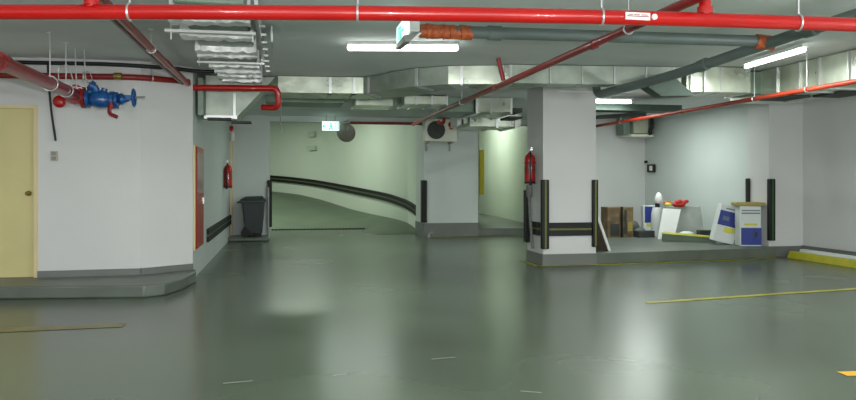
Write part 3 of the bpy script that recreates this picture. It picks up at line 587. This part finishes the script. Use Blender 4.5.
# AC unit
t = thing('air_conditioner', 'off white outdoor air conditioner unit mounted high on the rear column', 'air conditioner', (3.85, 18.1, 2.4))
obj('casing', box(B(), 3.46, 4.28, 17.92, 18.2, 2.38, 2.95), 'ac', t, .02)
b = B(); cyl(b, (3.74, 17.93, 2.66), (3.74, 17.9, 2.66), .225, seg=36); g_ = obj('fan_grille', b, 'acdark', t)
b = B()
for r_ in (.05, .1, .15, .2): torus(b, (3.74, 17.895, 2.66), (0, 1, 0), r_, .005, 32, 6)
for k in range(8): a = k * PI / 4; cyl(b, (3.74, 17.895, 2.66), (3.74 + .22 * math.cos(a), 17.895, 2.66 + .22 * math.sin(a)), .004, seg=6)
obj('guard_wire', b, 'dark', g_)
b = B(); cyl(b, (4.12, 17.925, 2.8), (4.12, 17.91, 2.8), .075); box(b, 4.08, 4.16, 17.91, 17.925, 2.68, 2.74); obj('red_emblem', b, 'red', t, label='round red emblem')
for x in (3.55, 4.15):
    b = B(); box(b, x - .03, x + .03, 17.9, 18.25, 2.33, 2.38); box(b, x - .02, x + .02, 18.2, 18.25, 2.15, 2.38); obj('bracket', b, 'rod', t)
t = thing('air_conditioner', 'off white boxed unit on a bracket in the storage corner', 'air conditioner', (8.7, 17.2, 2.5))
obj('casing', box(B(), 8.55, 8.95, 17.0, 17.5, 2.58, 2.96), mat('beige_casing', S(190, 194, 172), .5, var=.15), t, .02)
b = B(); box(b, 8.45, 9.05, 16.95, 17.58, 2.5, 2.56); obj('shelf', b, 'ac', t)
b = B(); tube(b, [(8.98, 16.9, 2.98), (9.0, 16.9, 2.75), (8.93, 16.9, 2.66), (8.95, 16.9, 2.54)], .045, fil=.1, seg=10); obj('black_pipe', b, 'black', t)
b = B(); box(b, 8.33, 8.5, 17.1, 17.5, 2.55, 2.98); obj('side_panel', b, 'galvd', t)
t = thing('wall_socket', 'small black box with white face on the storage wall', 'socket', (9.1, 17.0, 1.7))
obj('housing', box(B(), 9.08, 9.14, 17.0, 17.35, 1.62, 1.82), 'black', t, .01); obj('face', box(B(), 9.07, 9.082, 17.06, 17.2, 1.66, 1.78), 'whitep', t)
b = B(); box(b, 9.1, 9.14, 17.42, 17.52, 1.86, 1.92); obj('knob', b, 'black', t)

# ------------------------------------------------------------------ storage clutter
PZ = .19
def rotm(x, y, a): return Matrix.Translation((x, y, 0)) @ Matrix.Rotation(a, 4, 'Z')
t = thing('plywood_board', 'brown plywood board with pale edge leaning against the right side of the centre column', 'board', (5.4, 12, PZ))
b = B(); hexa(b, [(5.53, 11.95, PZ), (5.56, 11.93, PZ), (5.50, 12.5, PZ), (5.47, 12.5, PZ), (5.29, 11.98, .88), (5.32, 11.96, .88), (5.30, 12.5, .88), (5.27, 12.5, .88)]); 
obj('sheet', b, 'wood', t)
b = B(); hexa(b, [(5.53, 11.93, PZ), (5.57, 11.93, PZ), (5.57, 11.95, PZ), (5.53, 11.95, PZ), (5.37, 11.96, .62), (5.40, 11.96, .62), (5.40, 11.98, .62), (5.37, 11.98, .62)])
bb = hexa(B(), [(5.53, 11.92, PZ), (5.575, 11.92, PZ), (5.575, 11.95, PZ), (5.53, 11.95, PZ), (5.29, 11.95, .88), (5.335, 11.95, .88), (5.335, 11.98, .88), (5.29, 11.98, .88)]); b.free()
obj('pale_edge', bb, 'whitep', t)
# cardboard cartons
def carton(label, x, y, a, w, d_, z0, z1, m='card', prints=(), name='cardboard_box', lid=None, cat='box'):
    t = thing(name, label, cat, (x, y, z0)); mt = rotm(x, y, a)
    obj('carton', box(B(), -w / 2, w / 2, -d_ / 2, d_ / 2, z0, z1, mt), m, t, .008)
    for (u0, u1, v0, v1, pm, nm) in prints:
        obj(nm, box(B(), -w / 2 + u0 * w, -w / 2 + u1 * w, -d_ / 2 - .004, -d_ / 2 + .002, z0 + v0 * (z1 - z0), z0 + v1 * (z1 - z0), mt), pm, t)
    if lid: obj('lid', box(B(), -w / 2 - .012, w / 2 + .012, -d_ / 2 - .012, d_ / 2 + .012, z1 - .01, z1 + .05, mt), lid, t, .006)
    return t
carton('tall brown cardboard carton, left of the pair in the storage corner', 6.98, 14.95, 0, .30, .34, PZ, .84, prints=((.2, .9, .05, .45, 'dark', 'dark_print'), (.3, .8, .55, .68, 'wood', 'printed_band')))
carton('tall brown cardboard carton, right of the pair in the storage corner', 7.30, 14.95, .05, .24, .34, PZ, .84, prints=((.1, .35, .1, .9, 'dark', 'dark_print'), (.45, .9, .2, .5, 'lidbrown', 'printed_patch')))
b = B(); tube(b, [(7.15, 14.75, PZ), (7.145, 14.75, .6), (7.15, 14.76, .85)], .018, seg=8); tag(obj('packing_strap', b, 'black'), 'black strap between the two tall cardboard cartons', 'strap')
b = B(); ball(b, (7.62, 15.2, .36), .19, (.8, .8, .9)); ball(b, (7.72, 15.1, .29), .13, (1.2, 1, .7)); tag(obj('dark_bag', b, mat('dark_bag', S(84, 92, 90), .6, var=.3, bump=.6, bscale=8)), 'crumpled dark grey bag beside the cardboard cartons', 'bag')
carton('low dark green box on the platform behind the white bottle', 7.68, 14.75, .1, .42, .2, PZ, .33, 'dark')
carton('white and blue carton standing behind the white bottle', 8.2, 15.5, -.3, .36, .3, PZ, .84, 'whiteb', prints=((.08, .95, .42, .98, 'bluep', 'blue_print'), (.2, .8, .3, .4, 'yprint', 'yellow_print')))
t = thing('plastic_container', 'tall white plastic container with dark cap beside the foam board', 'container', (7.93, 14.6, PZ))
b = B(); lathe(b, (7.96, 14.75, PZ), (0, 0, 1), [(.12, 0), (.13, .05), (.12, .5), (.10, .6), (.09, .64)]); obj('body', b, 'whiteb', t)
b = B(); cyl(b, (7.97, 14.75, .83), (7.97, 14.75, .92), .05); obj('neck', b, 'black', t); b = B(); lathe(b, (8.0, 14.75, .92), (0, 0, 1), [(.07, 0), (.09, .04), (.08, .12), (.05, .2), (.02, .23)]); obj('white_top', b, 'whitep', t)
t = tag(obj('foam_board', hexa(B(), [(7.68, 14.2, PZ), (8.0, 14.12, PZ), (8.02, 14.16, PZ), (7.70, 14.24, PZ), (7.92, 14.42, .82), (8.28, 14.32, .80), (8.30, 14.36, .80), (7.94, 14.46, .82)]), 'whitep'), 'white foam board leaning in front of the grey slab', 'board')
tag(obj('concrete_slab', hexa(B(), [(8.12, 14.5, PZ), (8.82, 14.3, PZ), (8.84, 14.42, PZ), (8.14, 14.62, PZ), (8.09, 14.62, .85), (8.79, 14.42, .86), (8.81, 14.52, .86), (8.11, 14.72, .85)]), 'grey', bevel=.01), 'upright grey slab leaning against the right storage wall', 'slab')
b = B()
for (x, y, z, r) in ((8.10, 14.55, .92, .07), (8.33, 14.5, .95, .07), (8.43, 14.5, .93, .06), (8.5, 14.5, .96, .05), (8.38, 14.5, .90, .08), (8.28, 14.52, .90, .07)): ball(b, (x, y, z), r, (1.3, .9, .8))
tag(obj('red_bag', b, 'redbag'), 'crumpled red plastic bag on top of the grey slab', 'bag')
b = B(); ball(b, (8.08, 14.5, .9), .06, (1.3, 1, .7)); tag(obj('yellow_cloth', b, 'yprint'), 'small yellow cloth between the white container and red bag', 'cloth')
b = B(); ball(b, (8.22, 14.0, .30), .12, (1.4, 1, .5)); tag(obj('white_sack', b, 'whiteb'), 'small white sack lying before the grey slab', 'sack')
t = thing('parking_kerb', 'yellow topped parking kerb block lying askew before the grey slab', 'parking block', (7.9, 13.4, PZ))
bb = hexa(B(), [(7.50, 13.70, PZ), (8.33, 13.10, PZ), (8.41, 13.24, PZ), (7.58, 13.86, PZ), (7.52, 13.72, .345), (8.35, 13.13, .29), (8.40, 13.22, .29), (7.58, 13.83, .345)]); obj('kerb_body', bb, 'kerbside', t, .01)
bb = hexa(B(), [(7.505, 13.70, .335), (8.335, 13.11, .28), (8.41, 13.24, .28), (7.58, 13.86, .335), (7.53, 13.73, .375), (8.35, 13.14, .315), (8.39, 13.22, .315), (7.58, 13.82, .375)]); obj('yellow_top', bb, 'yellowb', t, .01)
carton('dark grey open crate at the end of the askew yellow kerb block', 8.62, 13.95, -.3, .30, .26, PZ, .38, 'dark')
# paper cartons by the pillar
P1 = ((.0, 1, .12, .6, 'bluep', 'blue_print'), (.55, .8, .28, .5, 'inky', 'emblem'), (.15, .7, .02, .10, 'yprint', 'yellow_print'))
P2 = ((.08, .95, .62, .68, 'inky', 'text_line'), (.08, .95, .76, .81, 'inky', 'text_line'), (.2, .8, .04, .14, 'yprint', 'yellow_print'))
P3 = ((.04, 1, .06, .92, 'bluep', 'blue_print'), (.62, .84, .4, .72, 'inky', 'emblem'))
ang = -.28
carton('white and blue paper carton, bottom of the stack by the right pillar', 8.58, 12.46, ang, .38, .3, PZ, .56, 'whiteb', P3)
carton('white paper carton with grey print lines, top of the stack by the pillar', 8.58, 12.47, ang, .38, .3, .56, .93, 'whiteb', P2)
tag(obj('flat_tray', box(B(), -.22, .3, -.17, .17, .935, 1.0, rotm(8.56, 12.5, ang)), 'lidbrown', bevel=.01), 'tan flat tray lying on top of the paper carton stack', 'tray')
t = thing('paper_carton', 'white and blue paper carton tilted against the left of the carton stack', 'box', (8.1, 12.6, PZ))
tl = Matrix.Translation((8.44, 12.86, PZ)) @ Matrix.Rotation(-.28, 4, 'Z') @ Matrix.Rotation(.24, 4, 'Y')
obj('carton', box(B(), -.34, .04, -.14, .14, .0, .72, tl), 'whiteb', t, .008)
obj('blue_print', box(B(), -.34, .04, -.145, -.13, .32, .60, tl), 'bluep', t); obj('emblem', box(B(), -.27, -.15, -.149, -.14, .42, .5, tl), 'inky', t); obj('yellow_print', box(B(), -.2, .0, -.145, -.13, .2, .30, tl), 'yprint', t); obj('text_line', box(B(), -.25, .0, -.145, -.13, .64, .66, tl), 'inky', t)
# wheel stop at the right
t = thing('wheel_stop', 'yellow and white painted wheel stop on the floor at the right edge', 'parking block', (9.1, 11, 0))
def bar(x0, x1, ya, yb, z0, z1, sh=.0):
    return hexa(B(), [(x0, ya, z0), (x1, ya, z0), (x1 + sh, yb, z0), (x0 + sh, yb, z0), (x0 + .03, ya + .03, z1), (x1 - .03, ya + .03, z1), (x1 + sh - .03, yb - .03, z1), (x0 + sh + .03, yb - .03, z1)])
obj('yellow_front', bar(8.98, 9.12, 9.4, 11.95, 0, .13, .03), 'yellowb', t, .01)
obj('white_top', bar(9.10, 9.26, 9.4, 11.85, 0, .17, .05), 'whiteb', t, .01)
# small red hydrant label etc. near rear column foot
b = B(); cyl(b, (3.6, 18.1, .0), (3.6, 18.1, .1), .05, .03); ball(b, (3.66, 18.08, .1), .04); tag(obj('floor_valve', b, 'rod'), 'small grey valve stub at the foot of the rear column by the ramp', 'valve')

# ------------------------------------------------------------------ camera
cam = bpy.data.cameras.new('camera'); co = bpy.data.objects.new('camera', cam); COL.objects.link(co)
cam.sensor_width = 36; cam.lens = 740 / 856 * 36; cam.shift_y = -19 / 856; cam.clip_start = .05
co.location = (0, 0, 1.4); co.rotation_euler = (PI / 2, 0, -math.atan(146 / 740))
sc.camera = co
